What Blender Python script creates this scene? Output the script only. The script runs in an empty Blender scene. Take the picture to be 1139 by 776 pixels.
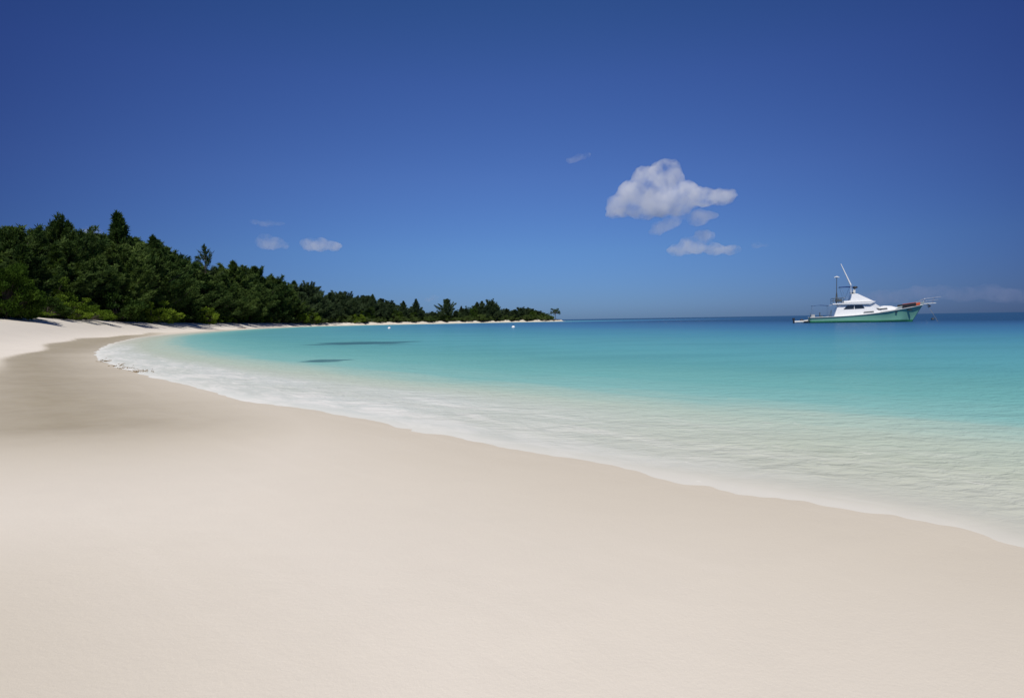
import bpy, bmesh, math, random
import numpy as np
from mathutils import Vector, Matrix
random.seed(7); rng = np.random.default_rng(7)
R = math.radians
scn = bpy.context.scene
COL = scn.collection

# ------------------------------------------------------------------ camera
FPX, W0, H0 = 700.0, 1139.0, 776.0
CAMZ = 1.3
PITCH, ROLL = R(2.61), R(0.917)
cam_d = bpy.data.cameras.new('camera'); cam = bpy.data.objects.new('camera', cam_d)
COL.objects.link(cam); scn.camera = cam
cam_d.sensor_width = 36; cam_d.lens = 36 * FPX / W0
cam_d.clip_start = 0.05; cam_d.clip_end = 60000
RM = Matrix.Rotation(R(90) - PITCH, 3, 'X') @ Matrix.Rotation(-ROLL, 3, 'Z')
cam.matrix_world = Matrix.Translation((0, 0, CAMZ)) @ RM.to_4x4()
RN = np.array(RM)

def ray(px, py):
    v = RN @ np.array([(px - W0 / 2) / FPX, -(py - H0 / 2) / FPX, -1.0])
    return v
def ground(px, py, z=0.0):
    v = ray(px, py); t = (z - CAMZ) / v[2]
    return v[0] * t, v[1] * t
def project(x, y, z):
    c = RN.T @ np.array([x, y, z - CAMZ])
    return W0 / 2 + FPX * c[0] / -c[2], H0 / 2 - FPX * c[1] / -c[2]
def at_depth(px, py, d):
    v = ray(px, py); return Vector(v * (d / v[1])) + Vector((0, 0, CAMZ))

# ------------------------------------------------------------------ helpers
def smooth(a, b, x):
    t = np.clip((x - a) / (b - a), 0, 1); return t * t * (3 - 2 * t)

def tag(o, label=None, cat=None, group=None, kind=None):
    if label: o['label'] = label
    if cat: o['category'] = cat
    if group: o['group'] = group
    if kind: o['kind'] = kind
    return o
def empty(name, loc=(0, 0, 0), rz=0.0):
    o = bpy.data.objects.new(name, None); COL.objects.link(o)
    o.location = loc; o.rotation_euler = (0, 0, rz); o.empty_display_size = .2
    return o
def link(name, me, parent=None):
    o = bpy.data.objects.new(name, me); COL.objects.link(o)
    if parent: o.parent = parent
    return o
def build(name, bm, mats, parent=None, shade=False, bevel=0.0):
    if bevel:
        bmesh.ops.bevel(bm, geom=bm.edges[:], offset=bevel, segments=2, affect='EDGES', clamp_overlap=True)
    bmesh.ops.recalc_face_normals(bm, faces=bm.faces[:])
    me = bpy.data.meshes.new(name); bm.to_mesh(me); bm.free()
    for m in (mats if isinstance(mats, (list, tuple)) else [mats]): me.materials.append(m)
    if shade:
        me.polygons.foreach_set('use_smooth', [True] * len(me.polygons))
    return link(name, me, parent)
def np_mesh(name, verts, faces, mats, attrs=None, shade=False, midx=None):
    """verts (n,3), faces (m,k) with constant k"""
    me = bpy.data.meshes.new(name)
    n, (m, k) = len(verts), faces.shape
    me.vertices.add(n); me.vertices.foreach_set('co', np.asarray(verts, np.float32).ravel())
    me.loops.add(m * k); me.loops.foreach_set('vertex_index', faces.astype(np.int32).ravel())
    me.polygons.add(m); me.polygons.foreach_set('loop_start', np.arange(0, m * k, k, dtype=np.int32))
    if midx is not None: me.polygons.foreach_set('material_index', midx.astype(np.int32))
    me.polygons.foreach_set('use_smooth', np.full(m, shade))
    for a, val in (attrs or {}).items():
        at = me.attributes.new(a, 'FLOAT', 'POINT'); at.data.foreach_set('value', np.asarray(val, np.float32))
    me.update(calc_edges=True); me.validate()
    for mt in (mats if isinstance(mats, (list, tuple)) else [mats]): me.materials.append(mt)
    return me
def bar(bm, p0, p1, r, n=8, r1=None):
    p0, p1 = Vector(p0), Vector(p1); d = p1 - p0
    q = d.to_track_quat('Z', 'Y').to_matrix().to_4x4()
    bmesh.ops.create_cone(bm, cap_ends=True, segments=n, radius1=r, radius2=r if r1 is None else r1, depth=d.length,
                          matrix=Matrix.Translation((p0 + p1) / 2) @ q)
def path(bm, pts, r, n=8):
    for a, b in zip(pts, pts[1:]): bar(bm, a, b, r, n)
def box(bm, c, s, rot=None):
    m = Matrix.Translation(c) @ (rot.to_4x4() if rot else Matrix()) @ Matrix.Diagonal((*s, 1))
    bmesh.ops.create_cube(bm, size=1, matrix=m)
def prism(bm, prof, y0, y1, y0t=None, y1t=None):
    """side profile [(x, z)...] extruded from y0 to y1; z-dependent inset by y0t/y1t at the top"""
    zs = [p[1] for p in prof]; zl, zh = min(zs), max(zs)
    def yy(a, b, z): return a if b is None else a + (b - a) * (z - zl) / (zh - zl)
    A = [bm.verts.new((x, yy(y0, y0t, z), z)) for x, z in prof]
    B = [bm.verts.new((x, yy(y1, y1t, z), z)) for x, z in prof]
    bm.faces.new(A); bm.faces.new(B[::-1])
    n = len(prof)
    for i in range(n):
        bm.faces.new((A[i], A[(i + 1) % n], B[(i + 1) % n], B[i]))

# ------------------------------------------------------------------ materials
def new_mat(name):
    m = bpy.data.materials.new(name); m.use_nodes = True
    nt = m.node_tree; nt.nodes.clear()
    return m, nt, nt.nodes, nt.links
def N(nt, t, **kw):
    n = nt.nodes.new(t)
    for k, v in kw.items():
        if k.startswith('i_'):
            key = k[2:]
            n.inputs[int(key) if key.isdigit() else key.replace('_', ' ')].default_value = v
        else: setattr(n, k, v)
    return n
def ramp(nt, stops, interp='LINEAR'):
    n = nt.nodes.new('ShaderNodeValToRGB'); cr = n.color_ramp; cr.interpolation = interp
    while len(cr.elements) < len(stops): cr.elements.new(0.5)
    for e, (p, c) in zip(cr.elements, stops):
        e.position = p; e.color = (*c, 1) if len(c) == 3 else c
    return n
def math_n(nt, op, a, b=None, c=None, clamp=False):
    n = nt.nodes.new('ShaderNodeMath'); n.operation = op; n.use_clamp = clamp
    for i, v in enumerate((a, b, c)):
        if v is None: continue
        if isinstance(v, (int, float)): n.inputs[i].default_value = v
        else: nt.links.new(v, n.inputs[i])
    return n.outputs[0]
def maprange(nt, v, a, b, c=0.0, d=1.0, smoothstep=True):
    n = nt.nodes.new('ShaderNodeMapRange'); n.interpolation_type = 'SMOOTHSTEP' if smoothstep else 'LINEAR'
    nt.links.new(v, n.inputs[0])
    for i, x in enumerate((a, b, c, d)): n.inputs[i + 1].default_value = x
    return n.outputs[0]
def mixc(nt, f, a, b, blend='MIX'):
    n = nt.nodes.new('ShaderNodeMix'); n.data_type = 'RGBA'; n.blend_type = blend
    for i, v in ((0, f), (6, a), (7, b)):
        if isinstance(v, (int, float)): n.inputs[i].default_value = v
        elif isinstance(v, tuple): n.inputs[i].default_value = (*v, 1)
        else: nt.links.new(v, n.inputs[i])
    return n.outputs[2]
def noise(nt, vec, scale, detail=3, rough=.5, dist=0.0, dim='3D'):
    n = nt.nodes.new('ShaderNodeTexNoise'); n.noise_dimensions = dim
    n.inputs['Scale'].default_value = scale; n.inputs['Detail'].default_value = detail
    n.inputs['Roughness'].default_value = rough; n.inputs['Distortion'].default_value = dist
    if vec is not None: nt.links.new(vec, n.inputs['Vector'])
    return n.outputs['Fac']
def out(nt, sh, vol=None):
    o = nt.nodes.new('ShaderNodeOutputMaterial')
    if sh is not None: nt.links.new(sh, o.inputs['Surface'])
    if vol is not None: nt.links.new(vol, o.inputs['Volume'])

def paint(name, col, rough=.4, var=.12, metallic=0.0, scale=3.0, spec=.5):
    m, nt, nd, ln = new_mat(name)
    tc = N(nt, 'ShaderNodeTexCoord')
    f = noise(nt, tc.outputs['Object'], scale, 5, .65)
    c = mixc(nt, f, tuple(x * (1 - var) for x in col), tuple(min(1, x * (1 + var)) for x in col))
    b = N(nt, 'ShaderNodeBsdfPrincipled'); ln.new(c, b.inputs['Base Color'])
    b.inputs['Roughness'].default_value = rough; b.inputs['Metallic'].default_value = metallic
    b.inputs['Specular IOR Level'].default_value = spec
    out(nt, b.outputs[0]); return m

def leaf_mat(name, dark, light, trans=.25, tip=None):
    m, nt, nd, ln = new_mat(name)
    tc = N(nt, 'ShaderNodeTexCoord'); oi = N(nt, 'ShaderNodeObjectInfo'); ge = N(nt, 'ShaderNodeNewGeometry')
    f1 = noise(nt, tc.outputs['Object'], .55, 3, .6)
    f = math_n(nt, 'ADD', maprange(nt, f1, .32, .68, 0, .6), math_n(nt, 'MULTIPLY', math_n(nt, 'SUBTRACT', oi.outputs['Random'], .35), .6))
    f = math_n(nt, 'ADD', f, math_n(nt, 'MULTIPLY', ge.outputs['Random Per Island'], .25), clamp=True)
    c = mixc(nt, f, dark, light)
    d = N(nt, 'ShaderNodeBsdfDiffuse'); ln.new(c, d.inputs['Color'])
    t = N(nt, 'ShaderNodeBsdfTranslucent'); ln.new(mixc(nt, 1.0, c, (1.1, 1.25, .6), 'MULTIPLY'), t.inputs['Color'])
    mx = N(nt, 'ShaderNodeMixShader'); mx.inputs[0].default_value = trans
    ln.new(d.outputs[0], mx.inputs[1]); ln.new(t.outputs[0], mx.inputs[2])
    out(nt, mx.outputs[0]); return m

# ------------------------------------------------------------------ shoreline (plan)
near_px = [(1139, 611), (1066, 588), (960, 566), (855, 549), (750, 532), (645, 512), (540, 494), (484, 481), (363, 459), (282, 446),
           (201, 427), (161, 417), (122, 405), (107, 396), (111, 388), (130, 380.5), (161, 374.5), (213, 369.8), (268, 366.3)]
P = [(3000, -900), (300, -110), (60, -42), (20, -14), (8, -2.2), (4.6, 1.6)] + [ground(*p) for p in near_px]
P += [(-84, 235), (-86, 275), (-72, 318), (-44, 352), (-12, 382), (14, 404), (31, 419), (37, 427), (34, 438), (10, 462), (-60, 505), (-300, 600), (-1500, 1100)]
P = np.array(P, float)
def catmull(p, n=8):
    o = []
    for i in range(len(p) - 1):
        a, b, c, d = p[max(i - 1, 0)], p[i], p[i + 1], p[min(i + 2, len(p) - 1)]
        # centripetal-ish: scale tangents to the segment
        L = np.linalg.norm(c - b)
        t1 = (c - a) / (np.linalg.norm(c - a) + 1e-9) * L; t2 = (d - b) / (np.linalg.norm(d - b) + 1e-9) * L
        for t in np.linspace(0, 1, n, endpoint=False):
            h = (2*t**3 - 3*t**2 + 1, t**3 - 2*t**2 + t, -2*t**3 + 3*t**2, t**3 - t**2)
            o.append(h[0]*b + h[1]*t1 + h[2]*c + h[3]*t2)
    o.append(p[-1]); return np.array(o)
SH = catmull(P)
SEGL = np.linalg.norm(np.diff(SH, axis=0), axis=1); ARC = np.concatenate([[0], np.cumsum(SEGL)])
POLY = np.vstack([SH, [(-6000, 2000), (-6000, -6000), (3000, -6000)]])

def shore(x, y):
    """signed distance (positive on land) and arc length of the nearest shore point"""
    x = np.asarray(x, float).ravel(); y = np.asarray(y, float).ravel()
    best = np.full(x.shape, 1e18); arc = np.zeros(x.shape)
    for i in range(len(SH) - 1):
        a, b = SH[i], SH[i + 1]; d = b - a; L2 = d @ d
        t = np.clip(((x - a[0]) * d[0] + (y - a[1]) * d[1]) / L2, 0, 1)
        q = (x - a[0] - t * d[0])**2 + (y - a[1] - t * d[1])**2
        m = q < best; best[m] = q[m]; arc[m] = ARC[i] + t[m] * SEGL[i]
    ins = np.zeros(x.shape, bool)
    for i in range(len(POLY)):
        a, b = POLY[i], POLY[(i + 1) % len(POLY)]
        if a[1] == b[1]: continue
        c = (a[1] > y) != (b[1] > y)
        xi = a[0] + (y - a[1]) / (b[1] - a[1]) * (b[0] - a[0])
        ins ^= c & (x < xi)
    return np.where(ins, 1, -1) * np.sqrt(best), arc

def beach_w(y): return np.interp(y, [0, 40, 110, 170, 240, 330, 450], [15, 15, 14, 12, 9, 6, 2.2])
def plateau(y): return np.interp(y, [0, 20, 45, 75, 110, 150, 240, 400], [.10, .35, 1.4, 2.15, 1.9, 1.5, 1.3, 1.2])
def height(x, y, s=None):
    x = np.asarray(x, float).ravel(); y = np.asarray(y, float).ravel()
    if s is None: s, _ = shore(x, y)
    land = .055 * np.minimum(s, 8) + .012 * np.clip(s - 8, 0, 60)
    land = land + plateau(y) * smooth(2.6, beach_w(y), s)
    land += (.012 * np.sin(x * .9 + y * .5 + .6) * np.sin(y * .7 - x * .3) + .008 * np.sin(x * 2.1 - y * 1.3)) * smooth(.8, 3, s)
    land += .10 * np.sin(x * .21 + 1) * np.sin(y * .17) * smooth(5, 12, s) * smooth(20, 60, y)
    sea = -.10 * np.minimum(-s, 2) - .05 * np.clip(-s - 2, 0, 80) - .02 * np.clip(-s - 82, 0, 400)
    return np.where(s > 0, land, sea)

# ------------------------------------------------------------------ ground and water sheets (one polar grid each)
def polar(r0, r1, nr, na, front=.7):
    r = np.concatenate([[0], np.geomspace(r0, r1, nr)])
    # more rays in front of the camera than behind it
    nf = int(na * front)
    a = np.concatenate([np.linspace(-R(62), R(62), nf, endpoint=False), np.linspace(R(62), R(298), na - nf, endpoint=False)])
    A, RR = np.meshgrid(a, r[1:]); x = RR * np.sin(A); y = RR * np.cos(A)
    x = np.concatenate([[0], x.ravel()]); y = np.concatenate([[0], y.ravel()])
    i = np.arange(nr - 1)[:, None] * na + 1; j = np.arange(na)[None, :]; j2 = (j + 1) % na
    q = np.stack([i + j, i + j2, i + na + j2, i + na + j], -1).reshape(-1, 4)
    c = np.stack([np.zeros(na, int), 1 + j2[0], 1 + j[0], np.zeros(na, int)], -1)[:, :3]
    return x, y, q[:, ::-1], c

def seg_dist(x, y, a, b):
    a, b = np.array(a, float), np.array(b, float); d = b - a
    t = np.clip(((x - a[0]) * d[0] + (y - a[1]) * d[1]) / (d @ d), 0, 1)
    return np.hypot(x - a[0] - t * d[0], y - a[1] - t * d[1]), t

# --- sand
def sand_material():
    m, nt, nd, ln = new_mat('sand')
    A = lambda n: N(nt, 'ShaderNodeAttribute', attribute_name=n).outputs['Fac']
    off, wet_vignette, veg, along = A('shore'), A('wet_vignette'), A('veg'), A('along')
    tc = N(nt, 'ShaderNodeTexCoord'); P3 = tc.outputs['Object']
    big = noise(nt, P3, .35, 4, .55); mid = noise(nt, P3, 2.6, 4, .6); fine = noise(nt, P3, 55, 3, .7); grain = noise(nt, P3, 420, 2, .7)
    dry = mixc(nt, maprange(nt, big, .3, .7), SAND_A, SAND_B)
    dry = mixc(nt, math_n(nt, 'MULTIPLY', maprange(nt, mid, .35, .75), .18), dry, tuple(c * .86 for c in SAND_A))
    dry = mixc(nt, math_n(nt, 'MULTIPLY', maprange(nt, grain, .3, .7), .22), dry, tuple(c * .72 for c in SAND_A))
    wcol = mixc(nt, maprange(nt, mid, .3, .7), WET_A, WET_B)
    # streaks of drier sand left by the last waves, running along the shore
    cb = N(nt, 'ShaderNodeCombineXYZ'); ln.new(math_n(nt, 'MULTIPLY', along, .25), cb.inputs[0]); ln.new(math_n(nt, 'MULTIPLY', off, 3.2), cb.inputs[1])
    streak = maprange(nt, noise(nt, cb.outputs[0], 1.0, 4, .6), .52, .78)
    wv = math_n(nt, 'ADD', wet_vignette, math_n(nt, 'MULTIPLY', math_n(nt, 'SUBTRACT', big, .5), .35))
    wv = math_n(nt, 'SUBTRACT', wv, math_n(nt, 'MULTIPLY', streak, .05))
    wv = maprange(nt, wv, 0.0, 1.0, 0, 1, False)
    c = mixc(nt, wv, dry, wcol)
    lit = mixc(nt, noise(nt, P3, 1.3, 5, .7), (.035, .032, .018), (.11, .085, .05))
    c = mixc(nt, maprange(nt, off, 3.2, 9.0, 0, .55), c, mixc(nt, mid, (.46, .42, .35), (.56, .51, .43)))  # upper beach colour darkened to follow lens vignetting
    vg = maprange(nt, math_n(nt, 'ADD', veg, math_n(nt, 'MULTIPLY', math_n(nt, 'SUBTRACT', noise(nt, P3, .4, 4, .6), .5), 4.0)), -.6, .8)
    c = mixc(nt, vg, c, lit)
    b = N(nt, 'ShaderNodeBsdfPrincipled'); ln.new(c, b.inputs['Base Color'])
    ln.new(maprange(nt, wv, .2, 1, .95, .52), b.inputs['Roughness'])
    b.inputs['Specular IOR Level'].default_value = .25
    hgt = math_n(nt, 'ADD', math_n(nt, 'MULTIPLY', grain, .0012), math_n(nt, 'MULTIPLY', fine, .003))
    hgt = math_n(nt, 'ADD', hgt, math_n(nt, 'MULTIPLY', mid, .012))
    bp = N(nt, 'ShaderNodeBump', i_Strength=.5, i_Distance=1.0); ln.new(hgt, bp.inputs['Height']); ln.new(bp.outputs[0], b.inputs['Normal'])
    out(nt, b.outputs[0]); return m

SAND_A, SAND_B = (.695, .63, .53), (.735, .668, .565)
WET_A, WET_B = (.355, .30, .20), (.39, .335, .23)

x, y, q, c = polar(.35, 30000, 560, 640)
s, arc = shore(x, y); z = height(x, y, s)
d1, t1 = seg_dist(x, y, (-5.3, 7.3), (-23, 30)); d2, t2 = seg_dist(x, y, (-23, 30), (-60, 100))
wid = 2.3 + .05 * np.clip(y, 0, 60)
wet_vignette = np.maximum(np.exp(-(d1 / wid)**1.35), np.exp(-(d2 / 4.5)**2))
wet_vignette = np.maximum(wet_vignette, .42 * np.exp(-np.clip(s, 0, 99) / 2.0) * smooth(-9, 9, -x + 3 + .2 * y))
wet_vignette = np.maximum(wet_vignette, .44 * np.exp(-(np.clip(s, 0, 99) / 2.3)**1.6))  # damp along the waterline, deepened to paint the vignetted right corner
wet_vignette = np.maximum(wet_vignette, .62 * np.exp(-np.hypot(x + 2.7, y - 1.0)**2 / 3.5))  # lens vignetting of the near left corner, painted as darker sand
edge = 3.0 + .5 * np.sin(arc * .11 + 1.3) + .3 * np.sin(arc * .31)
wet_vignette *= 1 - smooth(edge - .15, edge + .35, s) * smooth(14, 24, y)
veg = s - beach_w(y) - 1.0
veg = np.where(y < 30, -20, veg)
quads = q
me = np_mesh('sand', np.stack([x, y, z], 1), quads, sand_material(), dict(shore=s, wet_vignette=wet_vignette, veg=veg, along=arc), shade=True)
tag(link('sand_beach', me), kind='structure')

# --- water
def water_material():
    m, nt, nd, ln = new_mat('sea_water')
    A = lambda n: N(nt, 'ShaderNodeAttribute', attribute_name=n).outputs['Fac']
    off, along, reef, dist, deep = A('off'), A('along'), A('reef'), A('dist'), A('deep')
    tc = N(nt, 'ShaderNodeTexCoord'); P3 = tc.outputs['Object']
    big = noise(nt, P3, .05, 3, .5); mid = noise(nt, P3, .35, 4, .6)
    cb = N(nt, 'ShaderNodeCombineXYZ'); ln.new(math_n(nt, 'MULTIPLY', along, .22), cb.inputs[0]); ln.new(math_n(nt, 'MULTIPLY', off, .9), cb.inputs[1])
    sn = noise(nt, cb.outputs[0], 1.0, 5, .6, .3)                 # shore-parallel noise
    cb2 = N(nt, 'ShaderNodeCombineXYZ'); ln.new(math_n(nt, 'MULTIPLY', along, .8), cb2.inputs[0]); ln.new(math_n(nt, 'MULTIPLY', off, 2.6), cb2.inputs[1])
    sf = noise(nt, cb2.outputs[0], 1.0, 6, .68, .8)
    # depth measured in metres off the shore line, made uneven
    dn = math_n(nt, 'ADD', off, math_n(nt, 'MULTIPLY', math_n(nt, 'SUBTRACT', sn, .5), math_n(nt, 'MINIMUM', math_n(nt, 'MULTIPLY', off, .5), 2.4)))
    dn2 = math_n(nt, 'ADD', deep, math_n(nt, 'MULTIPLY', math_n(nt, 'SUBTRACT', big, .5), 12.0))
    rp = ramp(nt, W_STOPS); ln.new(maprange(nt, dn, 0, 12, 0, 1, False), rp.inputs[0])
    rp2 = ramp(nt, D_STOPS); ln.new(maprange(nt, dn2, 8, 160, 0, 1, False), rp2.inputs[0])
    col = mixc(nt, maprange(nt, dn, 7, 14), rp.outputs[0], rp2.outputs[0])
    mpm = N(nt, 'ShaderNodeMapping'); mpm.inputs['Scale'].default_value = (.10, .38, 1); ln.new(P3, mpm.inputs[0])
    mot = noise(nt, mpm.outputs[0], 1.0, 6, .65, .5)
    mfac = math_n(nt, 'MULTIPLY', maprange(nt, mot, .42, .72), maprange(nt, off, 4, 14, 0, .26))
    col = mixc(nt, mfac, col, (.045, .17, .20))
    mpr = N(nt, 'ShaderNodeMapping'); mpr.inputs['Scale'].default_value = (.22, .55, 1); ln.new(P3, mpr.inputs[0])
    rf = maprange(nt, math_n(nt, 'ADD', reef, math_n(nt, 'MULTIPLY', math_n(nt, 'SUBTRACT', noise(nt, mpr.outputs[0], 1.0, 5, .7, .6), .5), 2.4)), .30, .95)
    col = mixc(nt, math_n(nt, 'MULTIPLY', rf, .75), col, (.03, .085, .115))
    # foam lace: near the edge
    fo = math_n(nt, 'ADD', math_n(nt, 'MULTIPLY', sf, .65), math_n(nt, 'MULTIPLY', sn, .35))
    lim = maprange(nt, off, .2, 4.2, .44, .66, False)
    fm = math_n(nt, 'MULTIPLY', maprange(nt, math_n(nt, 'SUBTRACT', fo, lim), -.06, .16), maprange(nt, off, 5.2, 2.0))
    cb3 = N(nt, 'ShaderNodeCombineXYZ'); ln.new(math_n(nt, 'MULTIPLY', along, 2.2), cb3.inputs[0]); ln.new(math_n(nt, 'MULTIPLY', off, 6.5), cb3.inputs[1])
    fk = maprange(nt, noise(nt, cb3.outputs[0], 1.0, 3, .6, 1.2), .62, .74)       # scattered flecks and threads of foam, painted white to serve as sparkle too
    fk = math_n(nt, 'MULTIPLY', math_n(nt, 'MULTIPLY', fk, maprange(nt, sn, .38, .56)), maprange(nt, off, 5.5, 1.5, 0, .7))
    side = A('milk')                                            # whiter wash in the corner of the bay
    fm = math_n(nt, 'MULTIPLY', fm, maprange(nt, side, 0, 1, .22, .8, False))
    lip = math_n(nt, 'MULTIPLY', maprange(nt, math_n(nt, 'ADD', off, math_n(nt, 'MULTIPLY', sf, .5)), .62, .12), .38)
    foam = math_n(nt, 'MAXIMUM', math_n(nt, 'MAXIMUM', fm, lip), fk)
    col = mixc(nt, math_n(nt, 'MULTIPLY', side, maprange(nt, sn, .3, .7, .6, .95)), col, (.55, .575, .535))
    col = mixc(nt, foam, col, (.68, .66, .61))
    op = maprange(nt, off, -1.5, -1.2)                          # sound to the very edge: the sheet dips under the sand
    # ripples
    mp = N(nt, 'ShaderNodeMapping'); mp.inputs['Scale'].default_value = (.75, 1.3, 1); mp.inputs['Rotation'].default_value = (0, 0, R(-35)); ln.new(P3, mp.inputs[0])
    h1 = noise(nt, mp.outputs[0], 1.1, 4, .55, .4); h2 = noise(nt, mp.outputs[0], 6.5, 3, .55, .6)
    h = math_n(nt, 'ADD', math_n(nt, 'MULTIPLY', h1, .14), math_n(nt, 'MULTIPLY', h2, .11))
    vo = N(nt, 'ShaderNodeTexVoronoi', feature='SMOOTH_F1'); vo.inputs['Scale'].default_value = 2.3; vo.inputs['Smoothness'].default_value = .35
    wob = N(nt, 'ShaderNodeVectorMath', operation='ADD'); ln.new(mp.outputs[0], wob.inputs[0])
    nz = N(nt, 'ShaderNodeTexNoise'); nz.inputs['Scale'].default_value = 1.6; nz.inputs['Detail'].default_value = 3; ln.new(mp.outputs[0], nz.inputs['Vector'])
    ln.new(nz.outputs['Color'], wob.inputs[1]); ln.new(wob.outputs[0], vo.inputs['Vector'])
    h = math_n(nt, 'ADD', h, math_n(nt, 'MULTIPLY', vo.outputs['Distance'], .075))
    bp = N(nt, 'ShaderNodeBump', i_Strength=.55, i_Distance=1.0); ln.new(h, bp.inputs['Height'])
    ln.new(math_n(nt, 'MULTIPLY', maprange(nt, off, 0, 1.2), maprange(nt, dist, 5, 60, .52, .42)), bp.inputs['Strength'])
    df = N(nt, 'ShaderNodeBsdfDiffuse'); ln.new(col, df.inputs[0]); ln.new(bp.outputs[0], df.inputs['Normal'])
    tr = N(nt, 'ShaderNodeBsdfTransparent'); tr.inputs[0].default_value = (.93, .97, .95, 1)
    body = N(nt, 'ShaderNodeMixShader'); ln.new(op, body.inputs[0]); ln.new(tr.outputs[0], body.inputs[1]); ln.new(df.outputs[0], body.inputs[2])
    fr = N(nt, 'ShaderNodeFresnel', i_IOR=1.33); ln.new(bp.outputs[0], fr.inputs['Normal'])
    gl = N(nt, 'ShaderNodeBsdfGlossy'); gl.inputs['Roughness'].default_value = .12; ln.new(bp.outputs[0], gl.inputs['Normal'])
    ff = math_n(nt, 'MULTIPLY', math_n(nt, 'MINIMUM', fr.outputs[0], .42), maprange(nt, dist, 4, 90, .22, .55, False))
    ff = math_n(nt, 'MULTIPLY', ff, maprange(nt, off, 0, .5))
    ff = math_n(nt, 'MULTIPLY', ff, math_n(nt, 'SUBTRACT', 1.0, math_n(nt, 'MULTIPLY', foam, .85)))
    mx = N(nt, 'ShaderNodeMixShader'); ln.new(ff, mx.inputs[0]); ln.new(body.outputs[0], mx.inputs[1]); ln.new(gl.outputs[0], mx.inputs[2])
    out(nt, mx.outputs[0]); return m

W_STOPS = [(0, (.53, .50, .425)), (.05, (.49, .495, .41)), (.15, (.445, .48, .38)), (.27, (.42, .50, .41)), (.36, (.31, .465, .405)), (.43, (.215, .43, .395)), (.62, (.155, .385, .365)), (1, (.12, .34, .335))]
D_STOPS = [(0, (.12, .34, .335)), (.08, (.10, .32, .355)), (.2, (.07, .25, .335)), (.4, (.045, .165, .305)), (.72, (.028, .10, .23)), (1, (.013, .055, .14))]

x, y, q, c = polar(.35, 30000, 520, 560)
s, arc = shore(x, y)
keep_pt = s < 1.5
qq = q[keep_pt[q].all(1)]
used = np.unique(qq); remap = np.full(len(x), -1); remap[used] = np.arange(len(used)); qq = remap[qq]
x, y, s, arc = x[used], y[used], s[used], arc[used]
off = -s; dist = np.hypot(x, y)
def ell(cpx, half_px, ry):
    cx, cy = ground(*cpx); xl, yl = ground(cpx[0] - half_px[0], cpx[1] + half_px[1]); xr, yr = ground(cpx[0] + half_px[0], cpx[1] - half_px[1])
    d, t = seg_dist(x, y, (xl, yl), (xr, yr)); L = math.hypot(xr - xl, yr - yl)
    return np.exp(-(d / (ry * (.35 + 2.6 * t * (1 - t))))**2)
reef = np.maximum(ell((404, 381.5), (44, 1.6), 4.2), .9 * ell((362, 401.3), (20, .8), 1.1))
reef = np.maximum(reef, .0 * reef)
ang = np.degrees(np.arctan2(x, np.maximum(y, .01)))
deep = np.maximum(off, 0) * np.interp(ang, [-40, -10, 10, 40], [.8, 1.0, 1.1, 1.25])
deep = np.minimum(deep, 400)
milk = np.interp(arc - np.interp(0, [0, 1], [0, 0]), [0, 1], [0, 0])
sx, _ = None, None
iy = np.argmin(np.hypot(SH[:, 0] - ground(363, 459)[0], SH[:, 1] - ground(363, 459)[1])); a_l = ARC[iy]
ir = np.argmin(np.hypot(SH[:, 0] - ground(855, 549)[0], SH[:, 1] - ground(855, 549)[1])); a_r = ARC[ir]
ic = np.argmin(np.hypot(SH[:, 0] - ground(111, 388)[0], SH[:, 1] - ground(111, 388)[1])); a_c = ARC[ic]
milk = np.clip((arc - a_r) / (a_l - a_r), 0, 1) * (1 - np.clip((arc - a_c) / 14, 0, 1))
bandw = np.interp(arc, [a_r, a_l, a_l + .4 * (a_c - a_l), a_c], [2.8, 3.0, 2.5, 1.9])
milk = milk * (1 - smooth(.62, 1.25, off / bandw))
swash = (.0045 * np.sin(arc * 1.15 + .7 + np.sin(arc * .43)) + .0035 * np.sin(arc * 2.7 + 2 * np.sin(arc * .6)) + .0022 * np.sin(arc * 6.3 + 2 * np.sin(arc * 1.7)) + .0016 * np.sin(arc * 14.7 + 3 * np.sin(arc * 2.3)) + .001 * np.sin(arc * 31 + 2 * np.sin(arc * 5.1))) * np.exp(-(off / 1.6)**2) * (dist < 70)
zz = swash                                                 # the last thin tongues of the waves run up unevenly
me = np_mesh('sea', np.stack([x, y, zz], 1), qq, water_material(), dict(off=off, along=arc, reef=reef, dist=dist, deep=deep, milk=milk), shade=True)
tag(link('sea_water', me), kind='structure')

# ------------------------------------------------------------------ sky and sun
SUN_EL, SUN_AZ = R(58), math.atan2(-.22, -.97)        # azimuth from +Y towards +X
w = bpy.data.worlds.new('World'); scn.world = w; w.use_nodes = True
nt = w.node_tree; nt.nodes.clear()
sky = N(nt, 'ShaderNodeTexSky', sky_type='NISHITA', sun_disc=False, sun_elevation=SUN_EL, sun_rotation=SUN_AZ,
        air_density=1.0, dust_density=.25, ozone_density=3.0, altitude=0)
tcw = N(nt, 'ShaderNodeTexCoord'); sep = N(nt, 'ShaderNodeSeparateXYZ'); nt.links.new(tcw.outputs['Generated'], sep.inputs[0])
rmp = ramp(nt, [(0, (1, 1, 1)), (1, (1, 1, 1))])
SKYRAMP = [(0.0, (.185, .335, .74)), (.02, (.215, .37, .78)), (.105, (.29, .46, .81)), (.215, (.34, .475, .84)), (.345, (.32, .45, .84)), (.46, (.245, .41, .74)), (1, (.2, .3, .6))]
rmp = ramp(nt, SKYRAMP); nt.links.new(sep.outputs[2], rmp.inputs[0])
mul = mixc(nt, 1.0, sky.outputs[0], rmp.outputs[0], 'MULTIPLY')
fx = math_n(nt, 'SUBTRACT', 1.0, math_n(nt, 'MULTIPLY', math_n(nt, 'MULTIPLY', sep.outputs[0], sep.outputs[0]), 1.3))
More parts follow.
